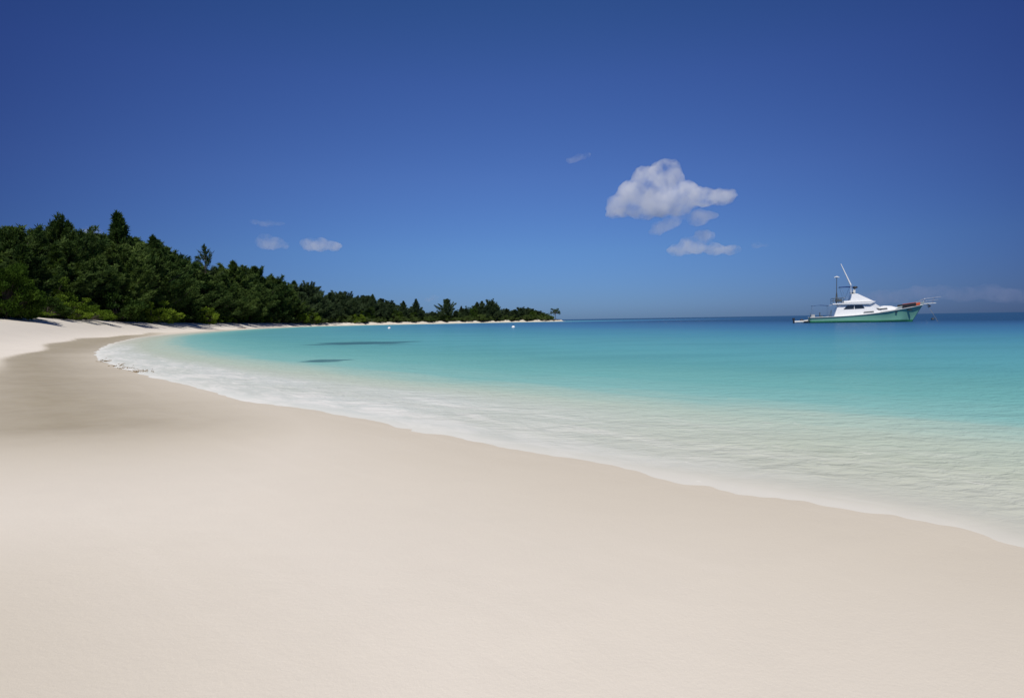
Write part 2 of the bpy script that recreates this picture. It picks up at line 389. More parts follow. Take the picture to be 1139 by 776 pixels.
fx = math_n(nt, 'MAXIMUM', fx, .4)                       # sides of the sky darkened to follow lens vignetting
cbw = N(nt, 'ShaderNodeCombineXYZ')
for i in range(2): nt.links.new(fx, cbw.inputs[i])
nt.links.new(math_n(nt, 'POWER', fx, .70), cbw.inputs[2])
mul = mixc(nt, 1.0, mul, cbw.outputs[0], 'MULTIPLY')
bg = N(nt, 'ShaderNodeBackground'); bg.inputs[1].default_value = .10; nt.links.new(mul, bg.inputs[0])
wo = N(nt, 'ShaderNodeOutputWorld'); nt.links.new(bg.outputs[0], wo.inputs[0])
sl = bpy.data.lights.new('sun', 'SUN'); sl.energy = 4.35; sl.angle = R(.53); sl.color = (1, .965, .91)
so = bpy.data.objects.new('sun', sl); COL.objects.link(so)
sd = Vector((math.sin(SUN_AZ) * math.cos(SUN_EL), math.cos(SUN_AZ) * math.cos(SUN_EL), math.sin(SUN_EL)))
so.rotation_euler = sd.to_track_quat('Z', 'Y').to_euler(); so.location = (-30, -30, 60)

# ------------------------------------------------------------------ vegetation
M_cas = leaf_mat('casuarina_foliage', (.022, .046, .015), (.112, .160, .044), .22)
M_far = leaf_mat('distant_casuarina_foliage', (.032, .054, .030), (.095, .132, .062), .2)  # aerial haze painted into the leaf colour: greyer and paler
M_broad = leaf_mat('broadleaf_foliage', (.026, .054, .011), (.095, .145, .022), .28)
M_bush = leaf_mat('shrub_foliage', (.060, .108, .014), (.175, .240, .028), .32)
M_near = leaf_mat('near_tree_foliage', (.028, .058, .010), (.090, .145, .020), .28)
M_dbush = leaf_mat('dark_shrub_foliage', (.022, .045, .012), (.060, .095, .020), .25)
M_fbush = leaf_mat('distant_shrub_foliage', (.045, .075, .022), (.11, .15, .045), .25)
M_bark = paint('bark', (.09, .07, .055), .9, .35, scale=6)
M_pale = leaf_mat('pale_casuarina_foliage', (.045, .070, .030), (.10, .135, .060), .3)

def frames(d):
    d = d / np.linalg.norm(d, axis=1, keepdims=True)
    u = np.cross(d, rng.normal(size=d.shape)); u /= np.linalg.norm(u, axis=1, keepdims=True)
    return d, u
def leaf_quads(p, d, L, Wd):
    d, u = frames(d); L = np.asarray(L)[:, None]; Wd = np.asarray(Wd)[:, None]
    v = np.stack([p - u * Wd * .35, p + u * Wd * .35, p + d * L * .55 + u * Wd * .5, p + d * L, p + d * L * .55 - u * Wd * .5], 1)
    n = len(p); f = np.arange(n * 5).reshape(n, 5)
    return v.reshape(-1, 3), f
def limbs(segs, n=5):
    V, F = [], []
    for p0, p1, r0, r1 in segs:
        p0, p1 = np.array(p0, float), np.array(p1, float); d = p1 - p0; d /= np.linalg.norm(d) + 1e-9
        u = np.cross(d, [.3, .5, .8]); u /= np.linalg.norm(u) + 1e-9; v = np.cross(d, u)
        a = np.linspace(0, 2 * np.pi, n, endpoint=False); ring = np.cos(a)[:, None] * u + np.sin(a)[:, None] * v
        b = len(V) * 2 * n; V.append(np.vstack([p0 + ring * r0, p1 + ring * r1]))
        for i in range(n): F.append([b + i, b + (i + 1) % n, b + n + (i + 1) % n, b + n + i])
    return np.vstack(V), np.array(F)

def casuarina(seed, mat, H=14.0, spread=.27, low=.06, dense=1.0, lean=.0, pointed=1.0):
    """feathery conifer-like tree: trunk mesh + crown mesh, base at the origin, H metres tall"""
    global rng
    rng = np.random.default_rng(seed)
    ph = rng.uniform(0, 6.28, 4)
    tz = lambda t: np.array([lean * H * t**1.5 + .018 * H * math.sin(3 * t + ph[0]) * t, .018 * H * math.sin(2.6 * t + ph[1]) * t, H * t])
    segs = [(tz(i / 10), tz((i + 1) / 10), H * .016 * (1 - i / 10) + .02, H * .016 * (1 - (i + 1) / 10) + .015) for i in range(10)]
    P_, D_, L_, W_ = [], [], [], []
    nb = int(96 * max(dense, .6))
    for k in range(nb):
        t = low + (1 - low) * ((k + rng.uniform(0, 1)) / nb)**.92
        az = k * 2.4 + rng.uniform(-.5, .5)
        prof = 1.25 * (1 - t)**(1.0 * pointed) * min(1, .55 + 2.2 * t) * (1 + .35 * math.sin(az * 2 + ph[2] + 5 * t))
        L = H * spread * prof * rng.uniform(.55, 1.5) + .4 * (1 - t) + .12
        el = rng.uniform(.05, .75) + .5 * t
        dv = np.array([math.cos(az) * math.cos(el), math.sin(az) * math.cos(el), math.sin(el)])
        p0 = tz(t * .97); p1 = p0 + dv * L * .6; p2 = p1 + (dv + [0, 0, .25]) * L * .4
        segs += [(p0, p1, .012 * L + .012, .008 * L + .01), (p1, p2, .008 * L + .01, .008)]
        ns = int((16 + 21 * L) * dense)
        u = rng.uniform(.18, 1.12, ns)**.8
        pts = np.where((u < .6)[:, None], p0 + (p1 - p0) * (u / .6)[:, None], p1 + (p2 - p1) * ((u - .6) / .4)[:, None])
        pts = pts + rng.normal(size=(ns, 3)) * (.05 + .055 * L) * (1.3 - .85 * np.clip(u, 0, 1))[:, None]
        # tufts: several needles from one spot
        m = 4; pts = np.repeat(pts, m, 0) + rng.normal(size=(ns * m, 3)) * .07
        dd = dv * 1.1 + rng.normal(size=(ns * m, 3)) * .6 + np.array([0, 0, .12])
        P_.append(pts); D_.append(dd); L_.append(rng.uniform(.3, .78, ns * m)); W_.append(rng.uniform(.06, .14, ns * m))
    # leader
    n = 60; u = rng.uniform(.86, 1.0, n); pts = np.array([tz(a) for a in u])
    P_.append(pts); D_.append(rng.normal(size=(n, 3)) * .35 + [0, 0, 1]); L_.append(rng.uniform(.3, .6, n)); W_.append(rng.uniform(.06, .12, n))
    v, f = leaf_quads(np.vstack(P_), np.vstack(D_), np.concatenate(L_), np.concatenate(W_))
    v2, f2 = limbs(segs)
    return np_mesh('casuarina_trunk', v2, f2, M_bark, shade=True), np_mesh('casuarina_crown', v, f, mat)

def roundtree(seed, mat, H=9.0, Wd=9.0, base=.10, n_clump=60, per=150, leaf=(.16, .38), trunk=True, tall=1.0, spk=.0):
    """broad crown from leaf clumps on branching limbs, base at the origin"""
    global rng
    rng = np.random.default_rng(seed)
    segs, P_, D_, L_, W_ = [], [], [], [], []
    fork = np.array([0, 0, H * (base + .08)])
    if trunk: segs.append(((0, 0, -.2), fork, .022 * H + .04, .016 * H + .03))
    ph = rng.uniform(0, 6.28, 3)
    for k in range(n_clump):
        az = rng.uniform(0, 6.28); ce = rng.uniform(0, 1)**.8; rr = rng.uniform(.42, 1)**.6
        lump = 1 + .16 * math.sin(2 * az + ph[0]) + .13 * math.sin(3 * az + ph[1] + 4 * ce) + rng.uniform(-.1, .1)
        h = base + (1 - base) * ce * rr * lump ** .5
        rad = Wd * .5 * rr * lump * math.sqrt(max(0, 1 - (ce * .96)**2.2)) * (.55 + .45 * min(1, (h - base) * 5 + .35))
        ctr = np.array([math.cos(az) * rad, math.sin(az) * rad, h * H])
        cs = rng.uniform(.55, 1.15) * (.075 * Wd + .05 * H) ** .9
        mid = fork * .5 + ctr * .5 + rng.normal(size=3) * .12
        segs += [(fork, mid, .006 * H + .015, .004 * H + .012), (mid, ctr, .004 * H + .012, .008)]
        q_ = rng.normal(size=(per, 3)); q_ /= np.linalg.norm(q_, axis=1, keepdims=True)
        q_ *= rng.uniform(.25, 1, per)[:, None]**.5
        pts = ctr + q_ * cs * np.array([1, 1, .62])
        pts[:, 2] = np.maximum(pts[:, 2], .03)
        P_.append(pts); D_.append(q_ * .8 + rng.normal(size=(per, 3)) * .5 + [0, 0, .35]); s_ = rng.uniform(*leaf, per); L_.append(s_); W_.append(s_ * rng.uniform(.4, .65, per))
    v, f = leaf_quads(np.vstack(P_), np.vstack(D_), np.concatenate(L_), np.concatenate(W_))
    v2, f2 = limbs(segs)
    return np_mesh('branches', v2, f2, M_bark, shade=True), np_mesh('foliage', v, f, mat)

cas = [(14.0, *casuarina(11, M_cas, spread=.26)), (14.0, *casuarina(12, M_cas, spread=.31, pointed=.8)), (14.0, *casuarina(13, M_cas, spread=.23, pointed=1.15)),
       (14.0, *casuarina(14, M_cas, spread=.34, pointed=.62)), (14.0, *casuarina(15, M_cas, spread=.28, lean=.04, pointed=.9)), (14.0, *casuarina(16, M_cas, spread=.30, lean=-.03, pointed=.7))]
casf = [(14.0, *casuarina(21, M_far, spread=.30, pointed=.7)), (14.0, *casuarina(22, M_far, spread=.26)), (14.0, *casuarina(23, M_far, spread=.36, pointed=.5)), (14.0, *casuarina(24, M_far, spread=.32, pointed=.8))]
tallp = (14.0, *casuarina(31, M_cas, spread=.33, pointed=1.15))
wispy = (14.0, *casuarina(33, M_pale, spread=.27, low=.28, dense=.22, lean=.03, pointed=.95))
broad = [(9.0, *roundtree(41, M_broad, 9, 9)), (9.0, *roundtree(42, M_broad, 9, 8, n_clump=70)), (9.0, *roundtree(43, M_broad, 9, 10, n_clump=75))]
bushes = [(3.0, *roundtree(51, M_bush, 3, 5.5, .02, 46, 130, (.12, .26), False)), (3.0, *roundtree(52, M_bush, 3, 6.5, .02, 52, 130, (.12, .26), False)), (3.0, *roundtree(53, M_bush, 3, 4.5, .02, 40, 130, (.12, .26), False))]
dbush = [(3.0, *roundtree(54, M_dbush, 3, 5.0, .02, 46, 130, (.12, .28), False)), (3.0, *roundtree(55, M_dbush, 3, 6.0, .02, 50, 130, (.12, .28), False))]
fbush = [(3.0, *roundtree(56, M_fbush, 3, 6.0, .02, 40, 100, (.16, .34), False)), (3.0, *roundtree(57, M_fbush, 3, 8.0, .02, 46, 100, (.16, .34), False))]
loneT = (9.0, *roundtree(61, M_far, 9, 9, .45, 36, 110, (.2, .45)))

_top = {}
def top_of(me):
    if me.name not in _top:
        co = np.empty(len(me.vertices) * 3, np.float32); me.vertices.foreach_get('co', co)
        _top[me.name] = float(np.percentile(co[2::3], 99.97))
    return _top[me.name]
def plant(name, proto, loc, h, rz, label, cat, group=None, wid=1.0, parts=('trunk', 'crown')):
    ph, tr, cr = proto
    ph = top_of(cr)
    e = empty(name, loc, rz); k = h / ph; e.scale = (k * wid, k * wid, k)
    tag(e, label, cat, group)
    link(parts[0], tr, e); link(parts[1], cr, e)
    return e

# the line where the wood begins, as an offset of the shore line
i0 = np.argmin(np.hypot(SH[:, 0] - ground(111, 388)[0], SH[:, 1] - ground(111, 388)[1]))
i1 = np.argmin(np.hypot(SH[:, 0] - 31, SH[:, 1] - 419))
arcs = np.linspace(ARC[i0], ARC[i1], 1400)
base = np.stack([np.interp(arcs, ARC, SH[:, 0]), np.interp(arcs, ARC, SH[:, 1])], 1)
tang = np.gradient(base, axis=0)
for _ in range(40): tang[1:-1] = (tang[:-2] + tang[1:-1] * 2 + tang[2:]) / 4
nrm = np.stack([-tang[:, 1], tang[:, 0]], 1); nrm /= np.linalg.norm(nrm, axis=1, keepdims=True)
def lane(o):
    """plan points o metres behind the wood's edge"""
    return base + nrm * (beach_w(base[:, 1]) + o)[:, None]
def on_lane(px, o):
    L = lane(o); pp = np.array([project(a, b, 1.5)[0] for a, b in L[::2]])
    j = np.argmin(np.abs(pp - px)) * 2; return L[j]
def gz(p): return float(height(p[0], p[1])[0])
TOP = np.array([(-150, 255), (0, 257), (20, 252), (30, 256), (48, 262), (65, 249), (80, 256), (92, 262), (115, 262), (128, 258), (150, 258), (162, 266), (176, 268), (190, 276), (205, 285), (222, 292), (238, 302),
                (262, 293), (280, 298), (295, 304), (312, 310), (330, 313), (348, 316), (362, 323), (385, 324), (400, 329), (414, 329), (430, 333), (450, 335), (456, 343), (463, 337), (475, 346),
                (490, 345), (505, 345), (518, 338), (535, 335), (552, 337), (566, 342), (580, 341), (600, 343), (610, 349), (622, 355)], float)
def hor(px): return 355 + (640 - px) * .016
def tree_h(p, zb, fac=1.0, top=None):
    px, _ = project(p[0], p[1], zb)
    yt = np.interp(px, TOP[:, 0], TOP[:, 1]) if top is None else top
    return ((hor(px) - yt) * p[1] / FPX) * fac + CAMZ - zb, px

rnd = random.Random(5)
def zone(px):
    if px < 120: return 'near'
    if px < 300: return 'mid'
    if px < 460: return 'far'
    return 'point'
CASL = dict(near=('dark feathery casuarina packed in the tall wood above the left beach', 'casuarinas in the tall wood at the left'),
            mid=('dark green casuarina in the wood behind the curve of the bay', 'casuarinas behind the curve of the bay'),
            far=('small dark casuarina in the distant wood along the thin white shore', 'casuarinas along the distant shore'),
            point=('tiny hazy casuarina on the low point at the end of the bay', 'casuarinas on the far point'))
BRL = dict(near=('broad leafy tree among the casuarinas of the tall left wood', 'leafy trees in the tall left wood'),
           mid=('broad leafy green tree among casuarinas behind the curve of the bay', 'leafy trees behind the curve of the bay'),
           far=('low leafy tree in the distant wood along the thin white shore', 'leafy trees along the distant shore'),
           point=('tiny leafy tree on the low point at the end of the bay', 'leafy trees on the far point'))
BUL = dict(near=('low green shrub at the foot of the tall left wood', 'shrubs at the foot of the left wood'),
           mid=('low green shrub along the sand behind the curve of the bay', 'shrubs behind the curve of the bay'),
           far=('low yellowish shrub edging the distant thin white shore', 'shrubs along the distant shore'),
           point=('tiny pale green shrub at the edge of the far point', 'shrubs on the far point'))

# filling rows of the wood
for o, step, lowf, hif in ((3.5, 4.8, .58, .92), (8.5, 5.2, .74, 1.0), (14, 5.2, .80, 1.03), (20, 6.5, .82, 1.03)):
    L = lane(o); acc = 0.0; nxt = rnd.uniform(0, step); prev = L[0]
    for p in L[1:]:
        acc += math.hypot(*(p - prev)); prev = p
        if acc < nxt: continue
        far = p[1] > 230
        nxt = acc + step * rnd.uniform(.75, 1.3) * (1.1 if far else 1.0)
        pp = p + np.array([rnd.uniform(-1.2, 1.2), rnd.uniform(-1.2, 1.2)]); zb = gz(pp)
        if shore(pp[0], pp[1])[0][0] < 4: continue
        px = project(pp[0], pp[1], zb)[0]
        if px < -90 or px > 613 or (o > 16 and px > 520): continue
        h, px = tree_h(pp, zb, rnd.uniform(lowf, hif))
        if h < 1.5: continue
        zn = zone(px)
        if rnd.random() < (.30 if o < 5 else .10) and h < 13:
            plant('broadleaf_tree', rnd.choice(broad), (pp[0], pp[1], zb - .1), h * .92, rnd.uniform(0, 6.28), BRL[zn][0], 'tree', BRL[zn][1], wid=min(1.15, 8.0 / h) * rnd.uniform(.85, 1.1))
        else:
            plant('casuarina_tree', rnd.choice(casf if px > 330 else cas), (pp[0], pp[1], zb - .1), h, rnd.uniform(0, 6.28), CASL[zn][0], 'tree', CASL[zn][1], wid=rnd.uniform(1.0, 1.35) * (1.45 if h < 9 else 1.1))

# trees that stand out of the wood's outline
SPECIAL = [
    (134, 6, 236, tallp, 1.0, 'tallest casuarina of the bay, its pointed tip high above the left wood'),
    (66, 7, 242, cas[3], .95, 'round topped dark casuarina rising above the left wood, left of the tallest'),
    (84, 9, 246, cas[2], .9, 'narrow dark casuarina spire between the round topped one and the tallest'),
    (18, 8, 250, cas[3], 1.1, 'wide dark casuarina at the left edge of the photo, behind the leafy tree'),
    (178, 6, 263, cas[4], .9, 'dark casuarina with a flagged top, right of the tallest casuarina'),
    (104, 12, 252, wispy, .9, 'thin see-through casuarina just left of the tallest one'),
    (230, 8, 271, wispy, .85, 'thin pale wispy casuarina with sky showing through, standing alone above the wood'),
    (262, 5, 290, cas[0], 1.2, 'dark pointed casuarina right of the pale wispy one'),
    (287, 6, 296, cas[1], 1.1, 'dark casuarina with two blunt tops, under the faint left cloud'),
    (345, 6, 312, casf[2], 1.0, 'broad dark crowned casuarina left of the middle of the distant shore'),
    (415, 5, 327, casf[1], 1.0, 'narrow casuarina spire left of the block of square crowns on the distant shore'),
    (463, 4, 332, casf[1], 1.1, 'narrow dark casuarina right of the gap in the distant wood'),
    (497, 4, 332, casf[3], 1.25, 'single conical casuarina standing clear in the low part of the far wood'),
    (545, 5, 332, casf[2], 1.1, 'widest hazy casuarina crown on the far point'),
]
for px, o, yt, pr, wd, lab in SPECIAL:
    p = on_lane(px, o); zb = gz(p); h, _ = tree_h(p, zb, 1.0, yt)
    plant('casuarina_tree', pr, (p[0], p[1], zb - .1), h, rnd.uniform(0, 6.28), lab, 'tree', wid=wd)
p = on_lane(8, -1.5); zb = gz(p); h, _ = tree_h(p, zb, 1.0, 288)
plant('broadleaf_tree', (8.0, *roundtree(44, M_near, 8, 9, .03, 95, 170, (.16, .36))), (p[0], p[1], zb - .05), h, 1.0, 'round light green leafy tree overhanging the sand at the left edge of the photo', 'tree', wid=.82)
lp = at_depth(618, 353, 424); zb = gz(lp); hh = tree_h((lp.x, lp.y), zb, 1.0, 342.5)[0]
plant('broadleaf_tree', loneT, (lp.x, lp.y, max(zb, .2) - .1), hh, .4, 'small lone tree leaning out at the very tip of the far point', 'tree', wid=.9)

# shrubs of the front edge that can be told apart: px, offset, top px, proto, width, label
SHR = [
    (52, -1.2, 325, dbush[1], 1.0, 'tall mid green shrub right of the leafy tree at the left edge'),
    (30, -1.8, 342, bushes[2], 1.1, 'small bright shrub under the leafy tree at the left edge'),
    (72, -1.4, 328, bushes[0], 1.0, 'yellow green shrub with lit top above the rise of the dry sand'),
    (97, -2.2, 339, bushes[1], .9, 'low bright green shrub left of the dark domed shrub'),
    (132, -2.4, 322, dbush[0], 1.05, 'dark domed shrub with long branches sloping to the sand'),
    (174, -2.6, 334, bushes[1], 1.0, 'large bright green mound of leaves on the dry sand, brightest of the shrubs'),
    (207, .3, 338, dbush[1], 1.0, 'dark shrub right of the bright green mound'),
    (230, -1.6, 341, bushes[2], 1.0, 'medium green shrub beside the bare sandy bank'),
    (246, -.2, 349, bushes[0], .9, 'small olive shrub just right of the bare sandy bank'),
    (335, -1.2, 348, bushes[0], 1.0, 'left one of two round yellow green shrubs below the distant wood'),
    (349, -1.2, 347, bushes[2], 1.1, 'right one of two round yellow green shrubs below the distant wood'),
    (399, -1.2, 349, bushes[0], .9, 'pale round shrub by the distant thin beach'),
]
for px, o, yt, pr, wd, lab in SHR:
    p = on_lane(px, o); zb = gz(p); h, _ = tree_h(p, zb, 1.0, yt); h = max(h, .8)
    plant('beach_shrub', pr, (p[0], p[1], zb - .05), h, rnd.uniform(0, 6.28), lab, 'shrub', wid=1.3 * wd * max(.8, min(1.6, 3.2 / h)), parts=('branches', 'foliage'))
# the unbroken low edge between them
for o, step in ((.9, 4.0), (3.0, 5.0)):
    L = lane(o); acc = 0.0; nxt = rnd.uniform(0, step); prev = L[0]
    for p in L[1:]:
        acc += math.hypot(*(p - prev)); prev = p
        if acc < nxt: continue
        far = p[1] > 230
        nxt = acc + step * rnd.uniform(.7, 1.4) * (1.4 if far else 1)
        pp = p + np.array([rnd.uniform(-.6, .6), rnd.uniform(-.6, .6)]); zb = gz(pp); px = project(pp[0], pp[1], zb)[0]
        if px < -60 or px > 616: continue
        zn = zone(px); h = rnd.uniform(1.5, 3.2) + (1.2 if o > 2 else 0)
        pr = rnd.choice(fbush) if px > 300 else rnd.choice(dbush + dbush + bushes)
        plant('beach_shrub', pr, (pp[0], pp[1], zb - .05), h, rnd.uniform(0, 6.28), BUL[zn][0], 'shrub', BUL[zn][1], wid=rnd.uniform(.9, 1.3), parts=('branches', 'foliage'))

# ------------------------------------------------------------------ small things on the shore
M_weed = paint('dry_seaweed', (.20, .13, .045), .8, .4, scale=40)
M_drift = paint('driftwood', (.16, .135, .11), .9, .3, scale=20)
def seaweed(px, py, size, label, seed):
    r_ = random.Random(seed); gx, gy = ground(px, py, .02); z0 = gz((gx, gy)); bm = bmesh.new()
    for k in range(int(90 * size)):
        a = r_.gauss(0, .45 * size); b = r_.gauss(0, .12); h = abs(r_.gauss(0, .045)) * math.exp(-(a / size)**2)
        pts = []
        dx, dy, dz = r_.uniform(-1, 1), r_.uniform(-1, 1), r_.uniform(-.3, .5)
        for i in range(4): pts.append((a + dx * .04 * i + r_.uniform(-.01, .01), b + dy * .03 * i, max(.004, h + dz * .02 * i)))
        path(bm, pts, .006, 4)
    o = build('seaweed', bm, M_weed); o.location = (gx, gy, z0); o.rotation_euler.z = R(140)
    tag(o, label, 'seaweed')
seaweed(157, 412.5, .62, 'largest clump of brown seaweed at the edge of the white wash', 1)
seaweed(140, 409, .34, 'small brown seaweed clump just left of the largest clump', 2)
seaweed(130, 406.5, .22, 'smallest scrap of brown seaweed, between two other clumps at the water edge', 3)
seaweed(117, 401.5, .42, 'thin brown seaweed line nearest the corner of the bay', 4)
bm = bmesh.new()
path(bm, [(-1.3, 0, .10), (-.5, .05, .14), (.4, -.04, .16), (1.3, .05, .10)], .09, 8)
bar(bm, (.3, 0, .16), (.8, .35, .42), .045, 6, .02); bar(bm, (-.5, 0, .14), (-.9, -.3, .36), .04, 6, .015)
o = build('driftwood_log', bm, M_drift, shade=True); gx, gy = ground(268, 364.2, .35); 
gp = on_lane(268, -8.5); o.location = (gp[0], gp[1], gz(gp)); o.rotation_euler.z = R(12)
tag(o, 'grey driftwood log lying on the white sand below the trees', 'driftwood')

M_white = paint('white_gelcoat', (.78, .78, .76), .25, .05)
M_cream = paint('weathered_white', (.66, .66, .62), .4, .1)
M_buoyd = paint('dark_float', (.03, .04, .05), .5, .3)
M_rope = paint('rope', (.32, .28, .2), .9, .2)
def buoy(px, py, r, mat, label):
    gx, gy = ground(px, py); e = empty('mooring_buoy', (gx, gy, 0)); tag(e, label, 'buoy')
    bm = bmesh.new(); bmesh.ops.create_uvsphere(bm, u_segments=20, v_segments=12, radius=r, matrix=Matrix.Translation((0, 0, r * .35)) @ Matrix.Diagonal((1, 1, .9, 1)))
    build('float', bm, mat, e, True)
    bm = bmesh.new(); bar(bm, (0, 0, r * 1.2), (0, 0, r * 1.55), r * .12); bmesh.ops.create_uvsphere(bm, u_segments=10, v_segments=6, radius=r * .2, matrix=Matrix.Translation((0, 0, r * 1.6)))
    build('lifting_eye', bm, M_buoyd, e, True)
buoy(433, 365.6, .30, M_white, 'white mooring buoy on blue water before the distant wood')
buoy(571, 364.6, .30, M_white, 'white mooring buoy on blue water below the far point')
buoy(1037.5, 355.6, .34, M_buoyd, 'small dark buoy on the water ahead of the motor yacht bow')

# ------------------------------------------------------------------ the boat
M_green = None
def hull_material():
    m, nt, nd, ln = new_mat('green_hull_paint')
    tc = N(nt, 'ShaderNodeTexCoord'); sp = N(nt, 'ShaderNodeSeparateXYZ'); ln.new(tc.outputs['Object'], sp.inputs[0])
    n1 = noise(nt, tc.outputs['Object'], 1.1, 5, .6)
    mp = N(nt, 'ShaderNodeMapping'); mp.inputs['Scale'].default_value = (3, 3, .25); ln.new(tc.outputs['Object'], mp.inputs[0])
    st = noise(nt, mp.outputs[0], 2.0, 4, .6)
    c = mixc(nt, n1, (.175, .43, .30), (.215, .48, .345))
    c = mixc(nt, math_n(nt, 'MULTIPLY', maprange(nt, st, .5, .8), .3), c, (.15, .33, .24))
    c = mixc(nt, maprange(nt, math_n(nt, 'ADD', sp.outputs[2], math_n(nt, 'MULTIPLY', n1, .1)), .42, .36), c, (.035, .24, .10))
    b = N(nt, 'ShaderNodeBsdfPrincipled'); ln.new(c, b.inputs['Base Color']); b.inputs['Roughness'].default_value = .35
    out(nt, b.outputs[0]); return m
M_green = hull_material()
M_glass = paint('tinted_glass', (.02, .028, .035), .08, .2)
M_steel = paint('stainless_tube', (.62, .63, .65), .25, .1, .85)
M_blue = paint('blue_canvas', (.05, .125, .36), .8, .2)
M_black = paint('black_fitting', (.02, .02, .022), .5, .2)
M_orange = paint('orange_canvas', (.62, .11, .04), .7, .15)
M_grey = paint('grey_deck', (.36, .37, .37), .7, .12)
M_dgrey = paint('dark_grey_trim', (.07, .08, .08), .5, .2)

D_BOAT = 107.0
c_st = at_depth(900, 357.5, D_BOAT)
gx, gy = ground(962, 357.6)
mid_dir = math.atan2((962 - W0 / 2) / FPX, 1)
Rng = D_BOAT
ctr = Vector((math.tan(mid_dir) * Rng, Rng, 0))
HEAD = -R(21)
boat = empty('motor_yacht', (0, 0, 0), HEAD)
fw = Vector((math.cos(HEAD), math.sin(HEAD), 0))
boat.location = ctr - fw * 8.6
tag(boat, 'white cabin motor yacht with pale green hull and tall antenna, anchored at right', 'yacht')
# hull: stations (x, sheer z, half beam at sheer, half beam at waterline)
ST = [(0.0, .95, 2.15, 1.95), (1.5, .98, 2.3, 2.1), (3.6, 1.05, 2.4, 2.2), (6.5, 1.2, 2.45, 2.25), (9.6, 1.5, 2.4, 2.05), (11.8, 1.82, 2.2, 1.65), (13.5, 2.12, 1.9, 1.42), (15.0, 2.38, 1.35, .88), (16.2, 2.62, .78, .40), (17.0, 2.8, .30, .10)]
def raked(x, z): return x - max(0, (2.8 - z)) * .52 * smooth(12.5, 17, np.array(x)).item()
def hull_sections(levels=8):
    rows = []
    for X, zs, bs, bw in ST:
        pts = []
        for k in range(levels + 1):
            t = k / levels; zz_ = -.5 + (zs + .5) * t
            tw = .5 / (zs + .5)
            b = bw * (t / tw)**.6 if t < tw else bw + (bs - bw) * ((t - tw) / (1 - tw))**1.5
            if k == 0: b = .02
            pts.append((raked(X, zz_), b, zz_))
        rows.append(pts)
    return rows
ST = [tuple(a) for a in catmull(np.array(ST), 4)]
rows = hull_sections()
bm = bmesh.new()
Vp = [[bm.verts.new((a, -b, c_)) for a, b, c_ in r_] for r_ in rows]; Vs = [[bm.verts.new((a, b, c_)) for a, b, c_ in r_] for r_ in rows]
for G in (Vp, Vs):
    for i in range(len(G) - 1):
        for k in range(len(G[0]) - 1): bm.faces.new((G[i][k], G[i + 1][k], G[i + 1][k + 1], G[i][k + 1]))
bm.faces.new(Vp[0] + Vs[0][::-1])
bm.faces.new(Vp[-1] + Vs[-1][::-1])
hull = build('hull', bm, M_green, boat, True)
# raised bulwark round the foredeck
bm = bmesh.new(); BW = [(12.6, 2.02), (13.3, 2.45), (14.3, 2.62), (15.3, 2.85), (16.4, 3.12), (17.15, 3.32)]
sx_ = [a[0] for a in ST]
def half(xx): return float(np.interp(xx, sx_, [a[2] for a in ST]))
def sheer(xx): return float(np.interp(xx, sx_, [a[1] for a in ST]))
for sg in (-1, 1):
    lo = [bm.verts.new((a, sg * (half(a) - .01), sheer(a) + .012)) for a, h_ in BW]; hi = [bm.verts.new((a + .12 * (h_ - sheer(a)), sg * (half(a) + .05), h_)) for a, h_ in BW]
    lo2 = [bm.verts.new((a, sg * max(.02, half(a) - .09), sheer(a) + .012)) for a, h_ in BW]; hi2 = [bm.verts.new((a + .12 * (h_ - sheer(a)), sg * max(.03, half(a) - .03), h_)) for a, h_ in BW]
    for i in range(len(BW) - 1):
        bm.faces.new((lo[i], lo[i + 1], hi[i + 1], hi[i])); bm.faces.new((lo2[i], lo2[i + 1], hi2[i + 1], hi2[i])); bm.faces.new((hi[i], hi[i + 1], hi2[i + 1], hi2[i]))
    bm.faces.new((lo[-1], hi[-1], hi2[-1], lo2[-1]))
build('bulwark', bm, paint('faded_bulwark', (.36, .42, .42), .5, .15), boat, False)
bm = bmesh.new()
for sg in (-1, 1):
    A_, B_, C_, D_ = 14.1, 15.75, 2.36, 2.98
    v = [(14.05, 2.34, 2.55), (15.7, 2.56, 2.92)]
    q1 = [bm.verts.new((a, sg * (half(a) + .075), b)) for a, b in ((13.75, 2.27), (15.85, 2.62), (15.85, 3.12), (13.75, 2.84))]
    q2 = [bm.verts.new((a, sg * (half(a) + .13), b)) for a, b in ((13.75, 2.27), (15.85, 2.62), (15.85, 3.12), (13.75, 2.84))]
    bm.faces.new(q1); bm.faces.new(q2)
    for i in range(4): bm.faces.new((q1[i], q1[(i + 1) % 4], q2[(i + 1) % 4], q2[i]))
blk = build('bulwark_screen', bm, M_black, boat)
bm = bmesh.new()
for sg in (-1,):
    for pr in ([(15.87, 2.66), (16.5, 2.8), (16.5, 3.2), (15.87, 3.07)], [(13.75, 2.86), (15.85, 3.14), (15.85, 3.2), (13.75, 2.92)]):
        q1 = [bm.verts.new((a, sg * (half(a) + .09), b)) for a, b in pr]; q2 = [bm.verts.new((a, sg * (half(a) + .15), b)) for a, b in pr]
        bm.faces.new(q1); bm.faces.new(q2)
        for i in range(4): bm.faces.new((q1[i], q1[(i + 1) % 4], q2[(i + 1) % 4], q2[i]))
build('orange_trim', bm, M_orange, boat)
# deck
bm = bmesh.new()
top = [(a[0], a[1] - .03, a[2] - .04) for a in ST]
for (x0, z0, b0), (x1, z1, b1) in zip(top, top[1:]):
    vv = [bm.verts.new(p_) for p_ in ((x0, -b0, z0), (x1, -b1, z1), (x1, b1, z1), (x0, b0, z0))]; bm.faces.new(vv)
build('deck', bm, M_cream, boat)
